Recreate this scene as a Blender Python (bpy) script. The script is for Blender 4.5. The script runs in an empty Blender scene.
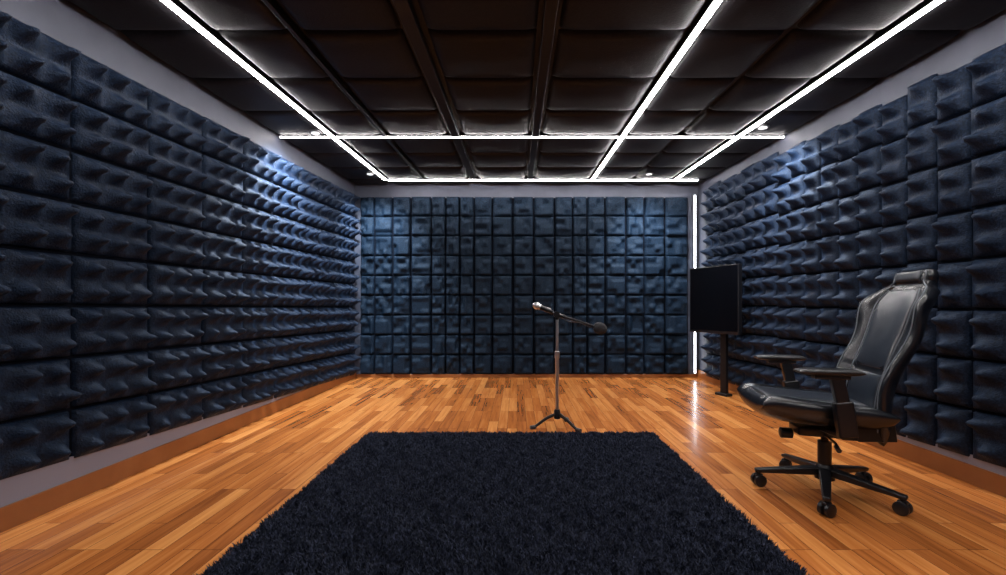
import bpy, math, random
import numpy as np
from mathutils import Vector, Matrix
random.seed(7); rng=np.random.default_rng(7)
sc=bpy.context.scene
sc.view_settings.view_transform='Standard'
sc.view_settings.look='None'
F=430.0; H=1.05
XL,XR,YB,YF=-2.42,2.71,6.42,-1.6
def zc(y): return H+1.531+0.0465*y

# ---------------- materials
def mat(name,base=(.5,.5,.5),rough=.5,metal=0,spec=.5,coat=0,emit=None,es=0,tint=None):
    m=bpy.data.materials.new(name); m.use_nodes=True
    b=m.node_tree.nodes['Principled BSDF']
    b.inputs['Base Color'].default_value=(*base,1); b.inputs['Roughness'].default_value=rough
    b.inputs['Metallic'].default_value=metal; b.inputs['Specular IOR Level'].default_value=spec
    b.inputs['Coat Weight'].default_value=coat
    if tint: b.inputs['Specular Tint'].default_value=(*tint,1)
    if emit: b.inputs['Emission Color'].default_value=(*emit,1); b.inputs['Emission Strength'].default_value=es
    return m
def add_noise(m,c1,c2,scale,bump=0,bscale=None,dist=.01,detail=4,lo=.35,hi=.65):
    nt=m.node_tree; b=nt.nodes['Principled BSDF']
    tc=nt.nodes.new('ShaderNodeTexCoord'); n=nt.nodes.new('ShaderNodeTexNoise')
    n.inputs['Scale'].default_value=scale; n.inputs['Detail'].default_value=detail
    r=nt.nodes.new('ShaderNodeValToRGB'); r.color_ramp.elements[0].color=(*c1,1); r.color_ramp.elements[1].color=(*c2,1)
    r.color_ramp.elements[0].position=lo; r.color_ramp.elements[1].position=hi
    nt.links.new(tc.outputs['Object'],n.inputs['Vector']); nt.links.new(n.outputs['Fac'],r.inputs['Fac'])
    nt.links.new(r.outputs['Color'],b.inputs['Base Color'])
    if bump:
        n2=nt.nodes.new('ShaderNodeTexNoise'); n2.inputs['Scale'].default_value=bscale or scale; n2.inputs['Detail'].default_value=3
        nt.links.new(tc.outputs['Object'],n2.inputs['Vector'])
        bp=nt.nodes.new('ShaderNodeBump'); bp.inputs['Strength'].default_value=bump; bp.inputs['Distance'].default_value=dist
        nt.links.new(n2.outputs['Fac'],bp.inputs['Height']); nt.links.new(bp.outputs['Normal'],b.inputs['Normal'])
    return m
foam=add_noise(mat('foam_navy',rough=.5,spec=.22,tint=(.78,.88,1)),(.002,.0052,.014),(.0105,.023,.051),75,.7,120,.009)
foam_b=add_noise(mat('foam_navy_back',rough=.6,spec=.16,tint=(.75,.88,1)),(.002,.006,.014),(.009,.021,.040),60,.6,110,.008)
gapshade=mat('foam_gap_shade',(.002,.003,.007),.9,spec=.1)  # near-black sheet behind tile gaps; their shade is put into its colour
paint=add_noise(mat('wall_paint',rough=.6),(.050,.057,.082),(.062,.070,.10),6)
litp=mat('trim_painted_light',(.24,.25,.32),.4)  # paler grey paints in the light on the wall strip above the baseboard
ceilm=mat('ceiling_black',(.004,.004,.005),.7)
tilem=add_noise(mat('ceiling_tile_fabric',rough=.6,spec=.25),(.003,.0032,.005),(.007,.0072,.010),40,.3,90,.004)
beamm=mat('beam_black',(.003,.003,.004),.5,spec=.3)
led=mat('led_diffuser',(1,1,1),.4,emit=(1,.94,.93),es=68)
ledv=mat('led_diffuser_corner',(1,1,1),.4,emit=(.93,.96,1),es=10)
lensm=mat('downlight_lens',(.6,.6,.6),.4,emit=(.93,.96,1),es=1.2)
alu=mat('aluminium',(.5,.5,.52),.35,1)
darkring=mat('dark_ring',(.05,.05,.055),.4)
chrome=mat('satin_steel',(.75,.75,.77),.3,1)
blackp=mat('black_plastic',(.007,.007,.009),.33)
blackm=mat('black_metal',(.015,.015,.017),.3,.5)
leather=add_noise(mat('pu_leather',rough=.27,spec=.7),(.004,.005,.008),(.008,.010,.014),14,.25,160,.002)
leather2=add_noise(mat('pu_leather_panel',rough=.3,spec=.7),(.012,.017,.026),(.020,.027,.039),14,.25,160,.002)
piping_highlight=mat('piping_highlight',(.16,.18,.21),.45)  # pale grey piping, coloured to stand for highlights on leather creases
screenm=mat('screen_glass',(.002,.002,.003),.15)
foamblk=add_noise(mat('black_foam',rough=.9),(.008,.008,.01),(.03,.03,.035),200,.6,200,.003)
mesh_m=add_noise(mat('mic_grille',rough=.35,metal=.9),(.35,.35,.37),(.75,.75,.78),300,.5,300,.002)
rugbase=mat('rug_backing',(.004,.006,.012),.95)
rugm=add_noise(mat('rug_pile',rough=.75,spec=.3),(.005,.008,.018),(.055,.068,.12),70,0,detail=8,lo=.42,hi=.70)

def wood(name):
    m=mat(name,rough=.26,spec=.5,coat=.25); nt=m.node_tree; b=nt.nodes['Principled BSDF']; N=nt.nodes.new; L=nt.links.new
    b.inputs['Coat Roughness'].default_value=.12
    tc=N('ShaderNodeTexCoord'); mp=N('ShaderNodeMapping'); L(tc.outputs['Object'],mp.inputs['Vector'])
    mp.inputs['Rotation'].default_value=(0,0,math.radians(90))
    br=N('ShaderNodeTexBrick'); L(mp.outputs['Vector'],br.inputs['Vector'])
    br.inputs['Color1'].default_value=(0,0,0,1); br.inputs['Color2'].default_value=(1,1,1,1); br.inputs['Mortar'].default_value=(.3,.3,.3,1)
    br.inputs['Scale'].default_value=1; br.inputs['Brick Width'].default_value=.62; br.inputs['Row Height'].default_value=.085
    br.inputs['Mortar Size'].default_value=.0012; br.inputs['Mortar Smooth'].default_value=.2; br.offset=.37; br.offset_frequency=3
    gm=N('ShaderNodeMapping'); L(tc.outputs['Object'],gm.inputs['Vector']); gm.inputs['Scale'].default_value=(38,2.2,1)
    addv=N('ShaderNodeVectorMath'); addv.operation='ADD'; L(gm.outputs['Vector'],addv.inputs[0])
    sc_=N('ShaderNodeVectorMath'); sc_.operation='SCALE'; sc_.inputs['Scale'].default_value=23; L(br.outputs['Color'],sc_.inputs[0]); L(sc_.outputs[0],addv.inputs[1])
    g=N('ShaderNodeTexNoise'); g.inputs['Scale'].default_value=1.0; g.inputs['Detail'].default_value=6; g.inputs['Distortion'].default_value=.6; L(addv.outputs[0],g.inputs['Vector'])
    mx=N('ShaderNodeMix'); mx.inputs['Factor'].default_value=.60; L(br.outputs['Color'],mx.inputs['A']); L(g.outputs['Fac'],mx.inputs['B'])
    rp=N('ShaderNodeValToRGB'); e=rp.color_ramp.elements
    e[0].position=.18; e[0].color=(.20,.052,.011,1); e[1].position=.82; e[1].color=(.86,.37,.105,1)
    k=e.new(.5); k.color=(.54,.175,.037,1)
    L(mx.outputs['Result'],rp.inputs['Fac'])
    mm=N('ShaderNodeMix'); mm.data_type='RGBA'; L(br.outputs['Fac'],mm.inputs['Factor']); L(rp.outputs['Color'],mm.inputs['A']); mm.inputs['B'].default_value=(.08,.03,.01,1)
    L(mm.outputs['Result'],b.inputs['Base Color'])
    bp=N('ShaderNodeBump'); bp.inputs['Strength'].default_value=.15; bp.inputs['Distance'].default_value=.003; L(g.outputs['Fac'],bp.inputs['Height']); L(bp.outputs['Normal'],b.inputs['Normal'])
    return m
floorm=wood('oak_floor')
bbm=add_noise(mat('baseboard_wood',rough=.35),(.26,.088,.022),(.32,.115,.033),5)

# ---------------- helpers
def obj(name,verts,faces,m,parent=None,smooth=False):
    me=bpy.data.meshes.new(name); me.from_pydata([tuple(v) for v in verts],[],faces); me.validate(); me.update()
    if smooth: me.polygons.foreach_set('use_smooth',[True]*len(me.polygons))
    me.materials.append(m); o=bpy.data.objects.new(name,me); sc.collection.objects.link(o)
    if parent: o.parent=parent
    return o
def empty(name,loc=(0,0,0),rot=0):
    e=bpy.data.objects.new(name,None); e.location=loc; e.rotation_euler=(0,0,rot); sc.collection.objects.link(e); return e
def hexa(name,c8,m,parent=None,bev=0):
    f=[(0,3,2,1),(4,5,6,7),(0,1,5,4),(1,2,6,5),(2,3,7,6),(3,0,4,7)]
    o=obj(name,c8,f,m,parent)
    if bev:
        b=o.modifiers.new('b','BEVEL'); b.width=bev; b.segments=3; b.limit_method='ANGLE'
        o.data.polygons.foreach_set('use_smooth',[True]*6)
        w=o.modifiers.new('w','WEIGHTED_NORMAL')
    return o
def box(name,x0,x1,y0,y1,z0,z1,m,parent=None,bev=0):
    return hexa(name,[(x0,y0,z0),(x1,y0,z0),(x1,y1,z0),(x0,y1,z0),(x0,y0,z1),(x1,y0,z1),(x1,y1,z1),(x0,y1,z1)],m,parent,bev)
def beam(name,p1,p2,w1,h1,w2,h2,m,parent=None,bev=.004,up=(0,0,1)):
    p1=Vector(p1);p2=Vector(p2); d=(p2-p1).normalized(); s=d.cross(Vector(up))
    if s.length<1e-3: s=d.cross(Vector((1,0,0)))
    s.normalize(); u=s.cross(d)
    c=[]
    for p,w,h in((p1,w1,h1),(p2,w2,h2)):
        c+= [p-s*w/2-u*h/2, p+s*w/2-u*h/2, p+s*w/2+u*h/2, p-s*w/2+u*h/2]
    return hexa(name,c,m,parent,bev)
def tube(name,pts,rad,m,parent=None,seg=16,cap=True):
    pts=[Vector(p) for p in pts]; n=len(pts)
    if not hasattr(rad,'__len__'): rad=[rad]*n
    vs=[];fs=[]; prev=None
    for i,p in enumerate(pts):
        a=pts[max(i-1,0)]; b=pts[min(i+1,n-1)]
        d=(b-a)
        if d.length<1e-7: d=Vector((0,0,1))
        d.normalize()
        if prev is None:
            s=d.orthogonal().normalized()
        else:
            s=(prev-d*prev.dot(d)).normalized()
        prev=s; t=d.cross(s)
        for k in range(seg):
            an=2*math.pi*k/seg; vs.append(p+(s*math.cos(an)+t*math.sin(an))*rad[i])
    for i in range(n-1):
        for k in range(seg):
            k2=(k+1)%seg; fs.append((i*seg+k,i*seg+k2,(i+1)*seg+k2,(i+1)*seg+k))
    if cap:
        fs.append(tuple(range(seg-1,-1,-1))); fs.append(tuple((n-1)*seg+k for k in range(seg)))
    o=obj(name,vs,fs,m,parent,True)
    es=o.modifiers.new('e','EDGE_SPLIT'); es.split_angle=math.radians(40)
    return o
def spline(pts,n=8):
    P=[Vector(p) for p in pts]; out=[]
    for i in range(len(P)-1):
        p0=P[max(i-1,0)];p1=P[i];p2=P[i+1];p3=P[min(i+2,len(P)-1)]
        for k in range(n):
            t=k/n; out.append(.5*((2*p1)+(p2-p0)*t+(2*p0-5*p1+4*p2-p3)*t*t+(3*p1-p0-3*p2+p3)*t**3))
    out.append(P[-1]); return out
def pad(name,center,normal,T,m,parent=None,nu=40,nv=30,n=5.0,nr=2.2):
    us=[math.sin(math.pi/2*(-1+2*i/nu)) for i in range(nu+1)]
    vs_=[math.sin(math.pi/2*(-1+2*i/nv)) for i in range(nv+1)]
    V=[];Fc=[]; idx={}
    for side in(1,-1):
        for i,u in enumerate(us):
            for j,v in enumerate(vs_):
                edge=i in(0,nu) or j in(0,nv)
                if edge and side==-1: idx[(side,i,j)]=idx[(1,i,j)]; continue
                e=(max(0,1-abs(u)**n)*max(0,1-abs(v)**n))**(1/nr)
                idx[(side,i,j)]=len(V)
                V.append(Vector(center(u,v))+Vector(normal(u,v))*(side*T(u,v,side)*e))
    for side in(1,-1):
        for i in range(nu):
            for j in range(nv):
                q=(idx[(side,i,j)],idx[(side,i+1,j)],idx[(side,i+1,j+1)],idx[(side,i,j+1)])
                Fc.append(q if side==1 else q[::-1])
    return obj(name,V,Fc,m,parent,True)

# ---------------- room shell
box('floor',XL-.1,XR+.1,YF-.1,YB+.1,-.1,0,floorm)
ZT=3.1
box('wall_left',XL-.1,XL,YF-.1,YB+.1,0,ZT,paint)
box('wall_right',XR,XR+.1,YF-.1,YB+.1,0,ZT,paint)
box('wall_back',XL,XR,YB,YB+.1,0,ZT,paint)
box('wall_front',XL,XR,YF-.1,YF,0,ZT,paint)
s0=.026
hexa('ceiling',[(XL,YF,zc(YF)+s0),(XR,YF,zc(YF)+s0),(XR,YB,zc(YB)+s0),(XL,YB,zc(YB)+s0),
                (XL,YF,zc(YF)+s0+.1),(XR,YF,zc(YF)+s0+.1),(XR,YB,zc(YB)+s0+.1),(XL,YB,zc(YB)+s0+.1)],ceilm)
bh=.115
box('baseboard_left',XL,XL+.022,YF,YB,0,bh,bbm,bev=.004)
box('baseboard_right',XR-.022,XR,YF,YB,0,bh,bbm,bev=.004)
box('baseboard_back',XL+.022,XR-.022,YB-.022,YB,0,.05,bbm,bev=.004)

# ---------------- foam panels
def foam_finish(name,V,Fc,place,cols,m,tj=0):
    n0=len(Fc)
    for (a,b) in cols:
        q=len(V)
        V+= [place(a,.004,.001,tj),place(b,.004,.001,tj),place(b,.996,.001,tj),place(a,.996,.001,tj)]
        Fc.append((q,q+1,q+2,q+3))
    o=obj(name,V,Fc,m,None,True); o.data.materials.append(gapshade)
    for p in o.data.polygons[n0:]: p.material_index=1
    return o
def foam_egg(name,place,cols,rows,nbx,nby,amp,base,m,jit=0.0,gap=.03):
    V=[];Fc=[]
    M=.90
    def coords(p):
        a=[-1,-M]
        a+=[-M+(p+M)*k for k in(.28,.55,.80)]
        a+=[p]
        a+=[p+(M-p)*k for k in(.20,.45,.72)]
        a+=[M,1]
        return a
    prof=[0,0,.18,.50,.86,1.0,.86,.50,.18,0,0]
    K=len(prof)
    for (a,b) in cols:
        topj=random.uniform(-jit,jit)
        for r in range(rows):
            off=random.uniform(0,.014); g=gap; gv=min(gap*abs(b-a)/.29,.055)
            lean=random.choice((-1,1))
            for bi in range(nbx):
                for bj in range(nby):
                    px=lean*random.uniform(.0,.34)*(1 if (bi+bj)%2 else -1); py=random.uniform(-.12,.30); s=random.uniform(.72,1.12)
                    cx=coords(px); cy=coords(py); st=len(V)
                    for i in range(K):
                        for j in range(K):
                            p_,q_=prof[i],prof[j]
                            t=min(p_,q_); 
                            if p_>0 and q_>0: t=.35*t+.65*p_*q_
                            h=base+off+amp*s*t
                            fu=(bi+(cx[i]+1)/2)/nbx; fv=(bj+(cy[j]+1)/2)/nby
                            if fu<1e-6 or fu>1-1e-6 or fv<1e-6 or fv>1-1e-6: h=.002
                            V.append(place(a+(b-a)*(g/2+fu*(1-g)),(r+gv/2+fv*(1-gv))/rows,h,topj))
                    for i in range(K-1):
                        for j in range(K-1):
                            q=st+i*K+j; Fc.append((q,q+K,q+K+1,q+1))
    return foam_finish(name,V,Fc,place,cols,m,-jit)
def foam_maze(name,place,cols,rows,nb,res,amp,base,m,jit=0.0):
    V=[];Fc=[]
    for (a,b) in cols:
        topj=random.uniform(-jit,jit)
        for r in range(rows):
            nx=nb*res; hm=rng.choice([.15,.6,1.0],size=(nb,nb),p=[.28,.34,.38])
            for _ in range(7):
                i=random.randrange(nb); j=random.randrange(nb)
                if random.random()<.65 and i+1<nb: hm[i+1,j]=hm[i,j]
                elif j+1<nb: hm[i,j+1]=hm[i,j]
            off=random.uniform(0,.008); st=len(V); g=.07; gv=.012
            for i in range(nx+1):
                for j in range(nx+1):
                    fu=i/nx; fv=j/nx
                    x=fu*nb-.5; y=fv*nb-.5
                    i0=int(np.clip(math.floor(x),0,nb-1)); j0=int(np.clip(math.floor(y),0,nb-1)); i1=min(i0+1,nb-1); j1=min(j0+1,nb-1)
                    tx=np.clip((np.clip(x-i0,0,1)-.2)/.6,0,1); ty=np.clip((np.clip(y-j0,0,1)-.2)/.6,0,1)
                    hh=(hm[i0,j0]*(1-tx)+hm[i1,j0]*tx)*(1-ty)+(hm[i0,j1]*(1-tx)+hm[i1,j1]*tx)*ty
                    h=base+off+amp*hh
                    if i in(0,nx): h=.004
                    elif j in(0,nx): h=.014
                    V.append(place(a+(b-a)*(g/2+fu*(1-g)),(r+gv/2+fv*(1-gv))/rows,h,topj))
            for i in range(nx):
                for j in range(nx):
                    q=st+i*(nx+1)+j; Fc.append((q,q+nx+1,q+nx+2,q+1))
    return foam_finish(name,V,Fc,place,cols,m,-jit)
def topL(y): return H+1.253+.066*y
def botL(y): return H-(.816+.0433*(y-1.97))
def placeL(s,v,h,tj): return (XL+.002+h, s, botL(s)+(topL(s)-botL(s))*v)
cols=[]; y=2.321-.48*8
while y<6.3:
    cols.append((y,min(y+.48,6.33))); y+=.48
foam_egg('acoustic_foam_panels',placeL,cols,8,3,2,.105,.020,foam,gap=.045)
def topR(y): return H+1.465+(1.71-1.465)/(6.3-2.339)*(y-2.339)
def botR(y): return H-(.8975+(1.0-.8975)/(6.3-2.339)*(y-2.339))
def placeR(s,v,h,tj):
    t=topR(s)+tj; return (XR-.002-h, s, botR(s)+(t-botR(s))*v)
cols=[]; y=2.339-.21*18
while y<6.1:
    cols.append((y+.21,y)); y+=.21
foam_egg('acoustic_foam_panels',placeR,cols,8,1,2,.105,.022,foam,jit=.03,gap=.07)
def placeB(s,v,h,tj): return (s,YB-.002-h, H-1.0+v*(1.64+1.0+tj))
cols=[]; x=-2.33
while x<2.4:
    w=random.choice([.21,.27,.31]); w=min(w,2.55-x); cols.append((x,x+w)); x+=w
if cols[-1][1]<2.55: cols[-1]=(cols[-1][0],2.55)
foam_maze('acoustic_foam_panels',placeB,cols,9,4,4,.05,.02,foam_b,jit=.006)
def paintedstrip(name,x0,x1,bot):
    hexa(name,[(x0,YF,bh),(x1,YF,bh),(x1,5.9,bh),(x0,5.9,bh),(x0,YF,bot(YF)-.012),(x1,YF,bot(YF)-.012),(x1,5.9,max(bot(5.9)-.012,bh+.001)),(x0,5.9,max(bot(5.9)-.012,bh+.001))],litp)
paintedstrip('painted_lit_strip_1',XL+.001,XL+.014,botL)
paintedstrip('painted_lit_strip_2',XR-.014,XR-.001,botR)

# ---------------- ceiling tiles
V=[];Fc=[]
xe=[(-2.40,-1.89),(-1.81,-1.36),(-1.29,-.69),(-.54,.12),(.25,1.02),(1.10,1.62),(1.66,2.18),(2.26,2.69)]
ye=[]; y=4.32-.58*10
while y<6.3: ye.append((y+.012,min(y+.568,6.36))); y+=.58
for (x0,x1) in xe:
    for (y0,y1) in ye:
        y0=max(y0,YF+.02)
        if y1-y0<.1: continue
        st=len(V); n=14
        for i in range(n+1):
            for j in range(n+1):
                u=math.sin(math.pi/2*(-1+2*i/n)); v=math.sin(math.pi/2*(-1+2*j/n))
                e=(max(0,1-abs(u)**14)*max(0,1-abs(v)**14))**.45
                x=(x0+x1)/2+u*(x1-x0)/2; yy=(y0+y1)/2+v*(y1-y0)/2
                V.append((x,yy,zc(yy)+s0+.003-.046*e-.007*(1-u*u)*(1-v*v)*e))
        for i in range(n):
            for j in range(n):
                q=st+i*(n+1)+j; Fc.append((q,q+1,q+n+2,q+n+1))
obj('acoustic_ceiling_tiles',V,Fc,tilem,None,True)
def cbeam(name,x,w,d,m):
    hexa(name,[(x-w/2,YF,zc(YF)+s0-d),(x+w/2,YF,zc(YF)+s0-d),(x+w/2,6.0,zc(6)+s0-d),(x-w/2,6.0,zc(6)+s0-d),
      (x-w/2,YF,zc(YF)+s0),(x+w/2,YF,zc(YF)+s0),(x+w/2,6.0,zc(6)+s0),(x-w/2,6.0,zc(6)+s0)],m,None,.004)
for x,w in((-.615,.08),(.185,.07),(-1.325,.03)): cbeam('ceiling_beam',x,w,.055,beamm)

# ---------------- LED strips
def strip(pa,pb,w=.034,dh=.010):
    e=empty('led_strip_light')
    pa=Vector(pa);pb=Vector(pb)
    beam('housing',pa+Vector((0,0,.001)),pb+Vector((0,0,.001)),w+.012,.048,w+.012,.048,blackp,e,.001)
    beam('diffuser',pa-Vector((0,0,.023+dh/2)),pb-Vector((0,0,.023+dh/2)),w,dh,w,dh,led,e,.002)
for x in(-1.849,1.058,2.22):
    strip((x,YF+.05,zc(YF+.05)+.001),(x,6.02,zc(6.02)+.001))
strip((-1.82,6.06,zc(6.06)+.001),(2.55,6.06,zc(6.06)+.001),.032)
for a,b in((-2.38,-1.885),(-1.81,1.02),(1.095,2.18),(2.26,2.68)):
    strip((a,4.32,zc(4.32)+.001),(b,4.32,zc(4.32)+.001),.016,.008)
e=empty('corner_light_strip')
box('channel',2.612,2.652,6.36,6.40,.06,2.72,alu,e)
box('diffuser',2.622,2.642,6.352,6.36,.07,2.70,ledv,e)

def downlight(x,y,power,tx,ty,tz,size=70):
    z=zc(y)+s0-.05
    e=empty('recessed_or_added_downlight')
    tube('trim_ring',[(x,y,z-.012),(x,y,z+.05)],[.055,.055],darkring,e,28)
    tube('lens',[(x,y,z-.016),(x,y,z-.011)],[.038,.038],lensm,e,24)
    ld=bpy.data.lights.new('spot_lamp','SPOT'); ld.energy=power; ld.spot_size=math.radians(size); ld.spot_blend=1.0; ld.shadow_soft_size=.04
    ld.color=(.80,.90,1)
    lo=bpy.data.objects.new('spot_lamp',ld); sc.collection.objects.link(lo); lo.location=(x,y,z-.04); lo.parent=e
    lo.rotation_euler=(Vector((tx,ty,tz))-Vector((x,y,z-.04))).to_track_quat('-Z','Y').to_euler()
downlight(-1.96,4.18,380,-2.42,4.5,1.5,130)
downlight(2.31,4.04,150,2.70,4.2,1.5,125)
downlight(-1.95,5.70,290,-2.1,6.42,1.5,100)  # added fixture, not part of the room, to brighten the back wall's left end
downlight(1.75,5.70,220,2.0,6.42,1.5,100)  # likewise an added fixture, for the right end of the back wall

# ---------------- rug
RX0,RX1,RY0,RY1=-1.205,1.108,.75,3.50
rug=empty('shag_rug')
box('backing',RX0,RX1,RY0,RY1,.0,.014,rugbase,rug,.004)
N=230000
ys=RY0+(RY1-RY0)*rng.random(N); xs=RX0+(RX1-RX0)*rng.random(N)
fld=np.sin(xs*31+2*np.sin(ys*23))+np.sin(ys*37+2*np.sin(xs*19))
ang=fld*2.2+rng.normal(0,1.1,N); ln=rng.uniform(.008,.022,N); ht=rng.uniform(.018,.034,N)*(1+.12*np.sin(xs*43+ys*29))
wa=rng.random(N)*6.283; w=rng.uniform(.0018,.0035,N)
dx,dy=np.cos(ang)*ln,np.sin(ang)*ln; wx,wy=np.cos(wa)*w,np.sin(wa)*w
z0=np.full(N,.012)
P=np.stack([np.stack([xs-wx,ys-wy,z0],1),np.stack([xs+wx,ys+wy,z0],1),
  np.stack([xs+wx+dx*.35,ys+wy+dy*.35,z0+ht*.65],1),np.stack([xs-wx+dx*.35,ys-wy+dy*.35,z0+ht*.65],1),
  np.stack([xs+dx+wx*.4,ys+dy+wy*.4,z0+ht],1)],1).reshape(-1,3)
me=bpy.data.meshes.new('pile'); me.vertices.add(N*5); me.vertices.foreach_set('co',P.astype(np.float32).ravel())
b5=np.arange(N)*5
loops=np.stack([b5,b5+1,b5+2,b5+3, b5+3,b5+2,b5+4],1).ravel()
me.loops.add(N*7); me.loops.foreach_set('vertex_index',loops.astype(np.int32))
me.polygons.add(N*2); ls=np.stack([np.arange(N)*7,np.arange(N)*7+4],1).ravel(); me.polygons.foreach_set('loop_start',ls.astype(np.int32))
me.update(calc_edges=True); me.validate(); me.materials.append(rugm)
po=bpy.data.objects.new('pile',me); sc.collection.objects.link(po); po.parent=rug

# ---------------- microphone stand
ms=empty('microphone_stand',(.350,3.75,0))
tube('hub',[(0,0,.075),(0,0,.08),(0,0,.15),(0,0,.16)],[.022,.03,.028,.02],blackm,ms,20)
for k,a in enumerate((195,318,62)):
    a=math.radians(a); c,s=math.cos(a),math.sin(a)
    tube('leg_%d'%(k+1),spline([(c*.02,s*.02,.115),(c*.10,s*.10,.085),(c*.18,s*.18,.035),(c*.215,s*.215,.018)],5),[.014]*5+[.013]*5+[.012]*6,blackm,ms,12)
    tube('foot_%d'%(k+1),[(c*.20,s*.20,.018),(c*.245,s*.245,.018)],[.0175,.016],blackp,ms,14)
tube('lower_pole',[(0,0,.15),(0,0,.62)],.017,chrome,ms,20)
tube('height_clutch',[(0,0,.60),(0,0,.605),(0,0,.66),(0,0,.665)],[.018,.023,.023,.016],chrome,ms,20)
tube('upper_pole',[(0,0,.66),(0,0,.965)],.013,chrome,ms,20)
tube('boom_pivot',[(-.005,-.03,.985),(-.005,.03,.985)],.027,blackm,ms,20)
tube('pivot_neck',[(0,0,.94),(0,0,.985)],.017,blackm,ms,16)
bd=Vector((.387,0,-.125)).normalized(); pc=Vector((0,0,.985))
tube('boom_arm',[pc-bd*.10,pc+bd*.37],.011,blackm,ms,14)
tube('boom_clutch',[pc+bd*.0,pc+bd*.07],.017,blackm,ms,14)
q=pc+bd*.37
tube('foam_windscreen',[q+bd*t for t in(-.035,-.03,-.01,.02,.05,.075,.088)],[.008,.03,.046,.052,.046,.028,.006],foamblk,ms,24)
mb=pc-bd*.07+Vector((0,-.0,.012)); md=Vector((-.95,0,.36)).normalized()
tube('mic_clip',[mb-md*.01,mb+md*.045],.021,blackp,ms,18)
tube('mic_body',[mb-md*.03,mb+md*.02,mb+md*.075,mb+md*.085],[.013,.017,.022,.023],blackm,ms,20)
tube('mic_collar',[mb+md*.085,mb+md*.095],[.026,.026],chrome,ms,20)
tube('mic_grille',[mb+md*t for t in(.095,.105,.12,.138,.152,.158)],[.023,.030,.032,.028,.017,.004],mesh_m,ms,24)
tube('mic_cable',spline([mb-md*.03,mb-md*.05+Vector((0,-.01,-.015)),pc+bd*.10+Vector((0,-.02,-.03)),pc+bd*.2+Vector((0,-.012,-.008)),pc+bd*.28+Vector((0,-.012,-.02)),pc+bd*.34+Vector((0,0,-.01))],6),.004,blackp,ms,8)

# ---------------- television on stand
tv=empty('television_on_stand',(2.345,5.15,0),0)
pl=Vector((2.20-2.345,5.48-5.15,0)); pr=Vector((2.495-2.345,4.84-5.15,0))
d=(pr-pl).normalized(); nrm=Vector((d.y,-d.x,0)); 
if nrm.x>0: nrm=-nrm
W=(pr-pl).length; mid=(pl+pr)/2
def tvbox(name,a0,a1,b0,b1,z0,z1,m,bev=.004):
    c=[]
    for z in(z0,z1):
        for (a,b) in((a0,b0),(a1,b0),(a1,b1),(a0,b1)):
            p=mid+d*a-nrm*b; c.append((p.x,p.y,z))
    return hexa(name,c,m,tv,bev)
tvbox('bezel',-W/2,W/2,0,.06,.735,1.54,blackp,.006)
tvbox('screen',-W/2+.012,W/2-.012,-.0015,.002,.765,1.528,screenm,.001)
tvbox('rear_housing',-W/2+.08,W/2-.06,.058,.072,.80,1.45,blackp,.01)
tvbox('mount_plate',-.1,.12,.07,.08,.95,1.25,blackm)
tvbox('post',.055,.135,.06,.105,.03,1.15,blackm,.004)
tvbox('post_foot',.01,.18,.02,.12,0,.03,blackm,.008)

# ---------------- chair
ch=empty('gaming_chair',(1.745,2.44,0),math.radians(168))
for k,a in enumerate((68,140,-4,-76,-148)):
    a=math.radians(a); c,s=math.cos(a),math.sin(a)
    beam('base_leg_%d'%(k+1),(c*.02,s*.02,.125),(c*.355,s*.355,.088),.062,.045,.036,.022,blackp,ch,.007)
    cx,cy=c*.335,s*.335
    tube('caster_stem_%d'%(k+1),[(cx,cy,.045),(cx,cy,.085)],.011,blackm,ch,12)
    wa_=a+.9+k*.5; t=Vector((math.cos(wa_),math.sin(wa_),0)); ctr=Vector((cx,cy,.034))
    for si in(-1,1):
        tube('caster_wheel_%d%s'%(k+1,'a' if si<0 else 'b'),[ctr+t*si*.006,ctr+t*si*.009,ctr+t*si*.026,ctr+t*si*.030],[.030,.034,.034,.026],blackp,ch,24)
    hd=t.cross(Vector((0,0,1)))
    beam('caster_hood_%d'%(k+1),ctr-hd*.02+Vector((0,0,.028)),ctr+hd*.022+Vector((0,0,.028)),.03,.018,.03,.02,blackp,ch,.006)
tube('base_hub',[(0,0,.07),(0,0,.08),(0,0,.145),(0,0,.165)],[.03,.05,.046,.033],blackp,ch,28)
tube('gas_lift_sleeve',[(0,0,.16),(0,0,.29)],.034,blackp,ch,24)
tube('gas_lift_piston',[(0,0,.29),(0,0,.36)],.018,blackm,ch,24)
beam('tilt_mechanism',(-.12,0,.355),(.16,0,.355),.18,.06,.14,.05,blackp,ch,.012)
tube('tension_knob',[(.165,0,.325),(.17,0,.325),(.225,0,.325),(.23,0,.325)],[.022,.03,.03,.022],blackp,ch,20)
tube('height_lever',spline([(.03,.05,.345),(.04,.2,.34),(.06,.27,.33)],5),.007,blackm,ch,10)
tube('lever_grip',[(.055,.25,.333),(.066,.30,.326)],.012,blackp,ch,12)
def sc_c(u,v):
    x=.085+u*.31; y=v*(.262-.02*max(0,u)**2)
    z=.475+.02*u+.035*abs(v)**3 +.014*max(0,u)**3
    z-=.018*max(0,(u-.75)/.25)**2
    return (x,y,z)
def sc_T(u,v,s):
    t=.064+ (.014*max(0,u) if s>0 else .008)
    if s>0: t-=.014*math.exp(-((abs(v)-.62)/.06)**2)
    return t
pad('seat_cushion',sc_c,lambda u,v:(0,0,1),sc_T,leather,ch,44,44,6,2.2)
def sc2(u,v):
    x=.10+u*.25; y=v*.15
    uu=(x-.085)/.31
    return (x,y,.477+.02*uu+.014*max(0,uu)**3+.06)
pad('seat_insert',sc2,lambda u,v:(0,0,1),lambda u,v,s:.018,leather2,ch,30,24,6,2.2)
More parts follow.
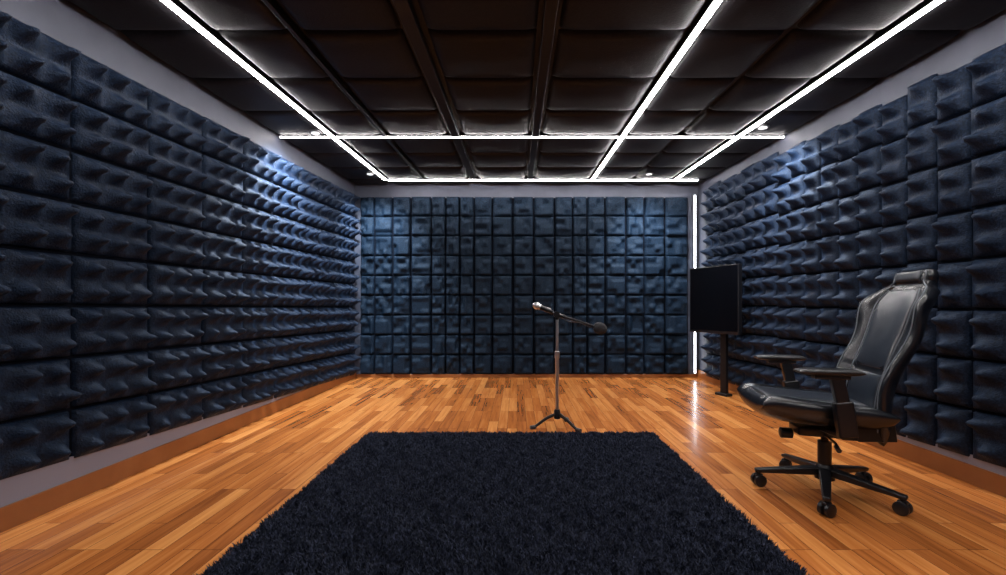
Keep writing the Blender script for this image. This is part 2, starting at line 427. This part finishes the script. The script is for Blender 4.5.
# backrest
sp=[(-.205,.33),(-.215,.45),(-.25,.62),(-.305,.80),(-.37,.98),(-.425,1.11),(-.452,1.18),(-.468,1.25)]
sps=spline([(a,0,b) for a,b in sp],12); ns=len(sps)-1
wt=[(0,.19),(.12,.235),(.25,.245),(.42,.255),(.56,.272),(.65,.268),(.73,.215),(.80,.155),(.85,.132),(.91,.138),(.96,.130),(1,.095)]
def interp(tab,t):
    for (a,x),(b,y_) in zip(tab,tab[1:]):
        if t<=b:
            k=(t-a)/(b-a); k=k*k*(3-2*k)*.5+k*.5; return x+(y_-x)*k
    return tab[-1][1]
def spine(t):
    f=min(max(t,0),1)*ns; i=min(int(f),ns-1); k=f-i
    p=sps[i].lerp(sps[i+1],k); dd=(sps[min(i+2,ns)]-sps[max(i-1,0)]).normalized()
    n=Vector((dd.z,0,-dd.x)); return p,n
def bol(t,v): 
    a=.07*math.exp(-((t-.30)/.16)**2)+.065*math.exp(-((t-.62)/.10)**2)+.015
    return a*abs(v)**2.6
def bk_c(u,v):
    t=(u+1)/2; p,n=spine(t); q_=p+n*bol(t,v); return (q_.x,v*interp(wt,t),q_.z)
def bk_n(u,v): return spine((u+1)/2)[1]
def bk_T(u,v,s):
    t=(u+1)/2
    r=.048 if s>0 else .038
    r+= .010*math.exp(-((t-.92)/.06)**2)*(1 if s>0 else .3)
    if s>0: r-=.016*math.exp(-((abs(v)-.6)/.06)**2)*(1 if t<.76 else max(0,1-(t-.76)/.06))+ .009*math.exp(-((t-.81)/.025)**2)+.008*math.exp(-((t-.34)/.012)**2)
    return r
pad('backrest',bk_c,bk_n,bk_T,leather,ch,110,50,6,2.2)
def ins(name,t0,t1,wf,lift,m,th=.014):
    def c(u,v):
        t=t0+(t1-t0)*(u+1)/2; p,n=spine(t); q_=p+n*(bol(t,v*wf)+lift); return (q_.x,v*wf*interp(wt,t),q_.z)
    def nn(u,v): return spine(t0+(t1-t0)*(u+1)/2)[1]
    pad(name,c,nn,lambda u,v,s:th,m,ch,30,24,5,2.0)
ins('back_insert_lower',.06,.33,.55,.041,leather2)
ins('back_insert_upper',.35,.74,.55,.041,leather2)
ins('headrest_insert',.845,.955,.74,.045,leather2,.016)
def seam(name,vf,t0,t1,lift=.05):
    pts=[]
    for i in range(40):
        t=t0+(t1-t0)*i/39; p,n=spine(t); q_=p+n*(bol(t,vf)+lift*(1-abs(vf)**6)**(1/2.2)); pts.append((q_.x,vf*interp(wt,t),q_.z))
    tube(name,pts,.003,piping_highlight,ch,8)
for i,vf in enumerate((-.9,.9)): seam('piping_highlight_%d'%(i+1),vf,.08,.96)
for i,vf in enumerate((-.6,.6)): seam('piping_highlight_%d'%(i+3),vf,.06,.74,.042)
# armrests
for si,nm in((1,'left'),(-1,'right')):
    y=si*.315
    pad('armrest_pad_'+nm,lambda u,v:(.12+u*.145,y+v*.045,.725),lambda u,v:(0,0,1),lambda u,v,s:.017,blackp,ch,20,14,5,2.2)
    beam('armrest_carrier_'+nm,(.03,y,.700),(.19,y,.700),.05,.02,.05,.02,blackp,ch,.005)
    beam('armrest_upper_'+nm,(.085,y,.70),(.055,y,.55),.038,.06,.038,.06,blackp,ch,.008,up=(1,0,0))
    beam('armrest_lower_'+nm,(.058,y,.58),(.035,y,.40),.048,.085,.048,.085,blackp,ch,.01,up=(1,0,0))
    beam('armrest_bracket_'+nm,(.03,si*.33,.40),(.02,si*.05,.375),.07,.022,.07,.022,blackp,ch,.006)
for si,nm in((1,'left'),(-1,'right')):
    beam('recline_bracket_'+nm,(-.06,si*.20,.40),(-.235,si*.20,.42),.012,.10,.012,.12,blackm,ch,.004)

# ---------------- world + camera
w=bpy.data.worlds.new('world'); sc.world=w; w.use_nodes=True
w.node_tree.nodes['Background'].inputs[0].default_value=(.02,.03,.05,1)
cd=bpy.data.cameras.new('camera'); cam=bpy.data.objects.new('camera',cd); sc.collection.objects.link(cam)
cam.location=(0,0,H); cam.rotation_euler=(math.radians(90),0,0)
cd.sensor_width=36; cd.lens=F/1006*36; cd.shift_x=-14/1006; cd.shift_y=19.5/1006; cd.clip_start=.02
sc.camera=cam
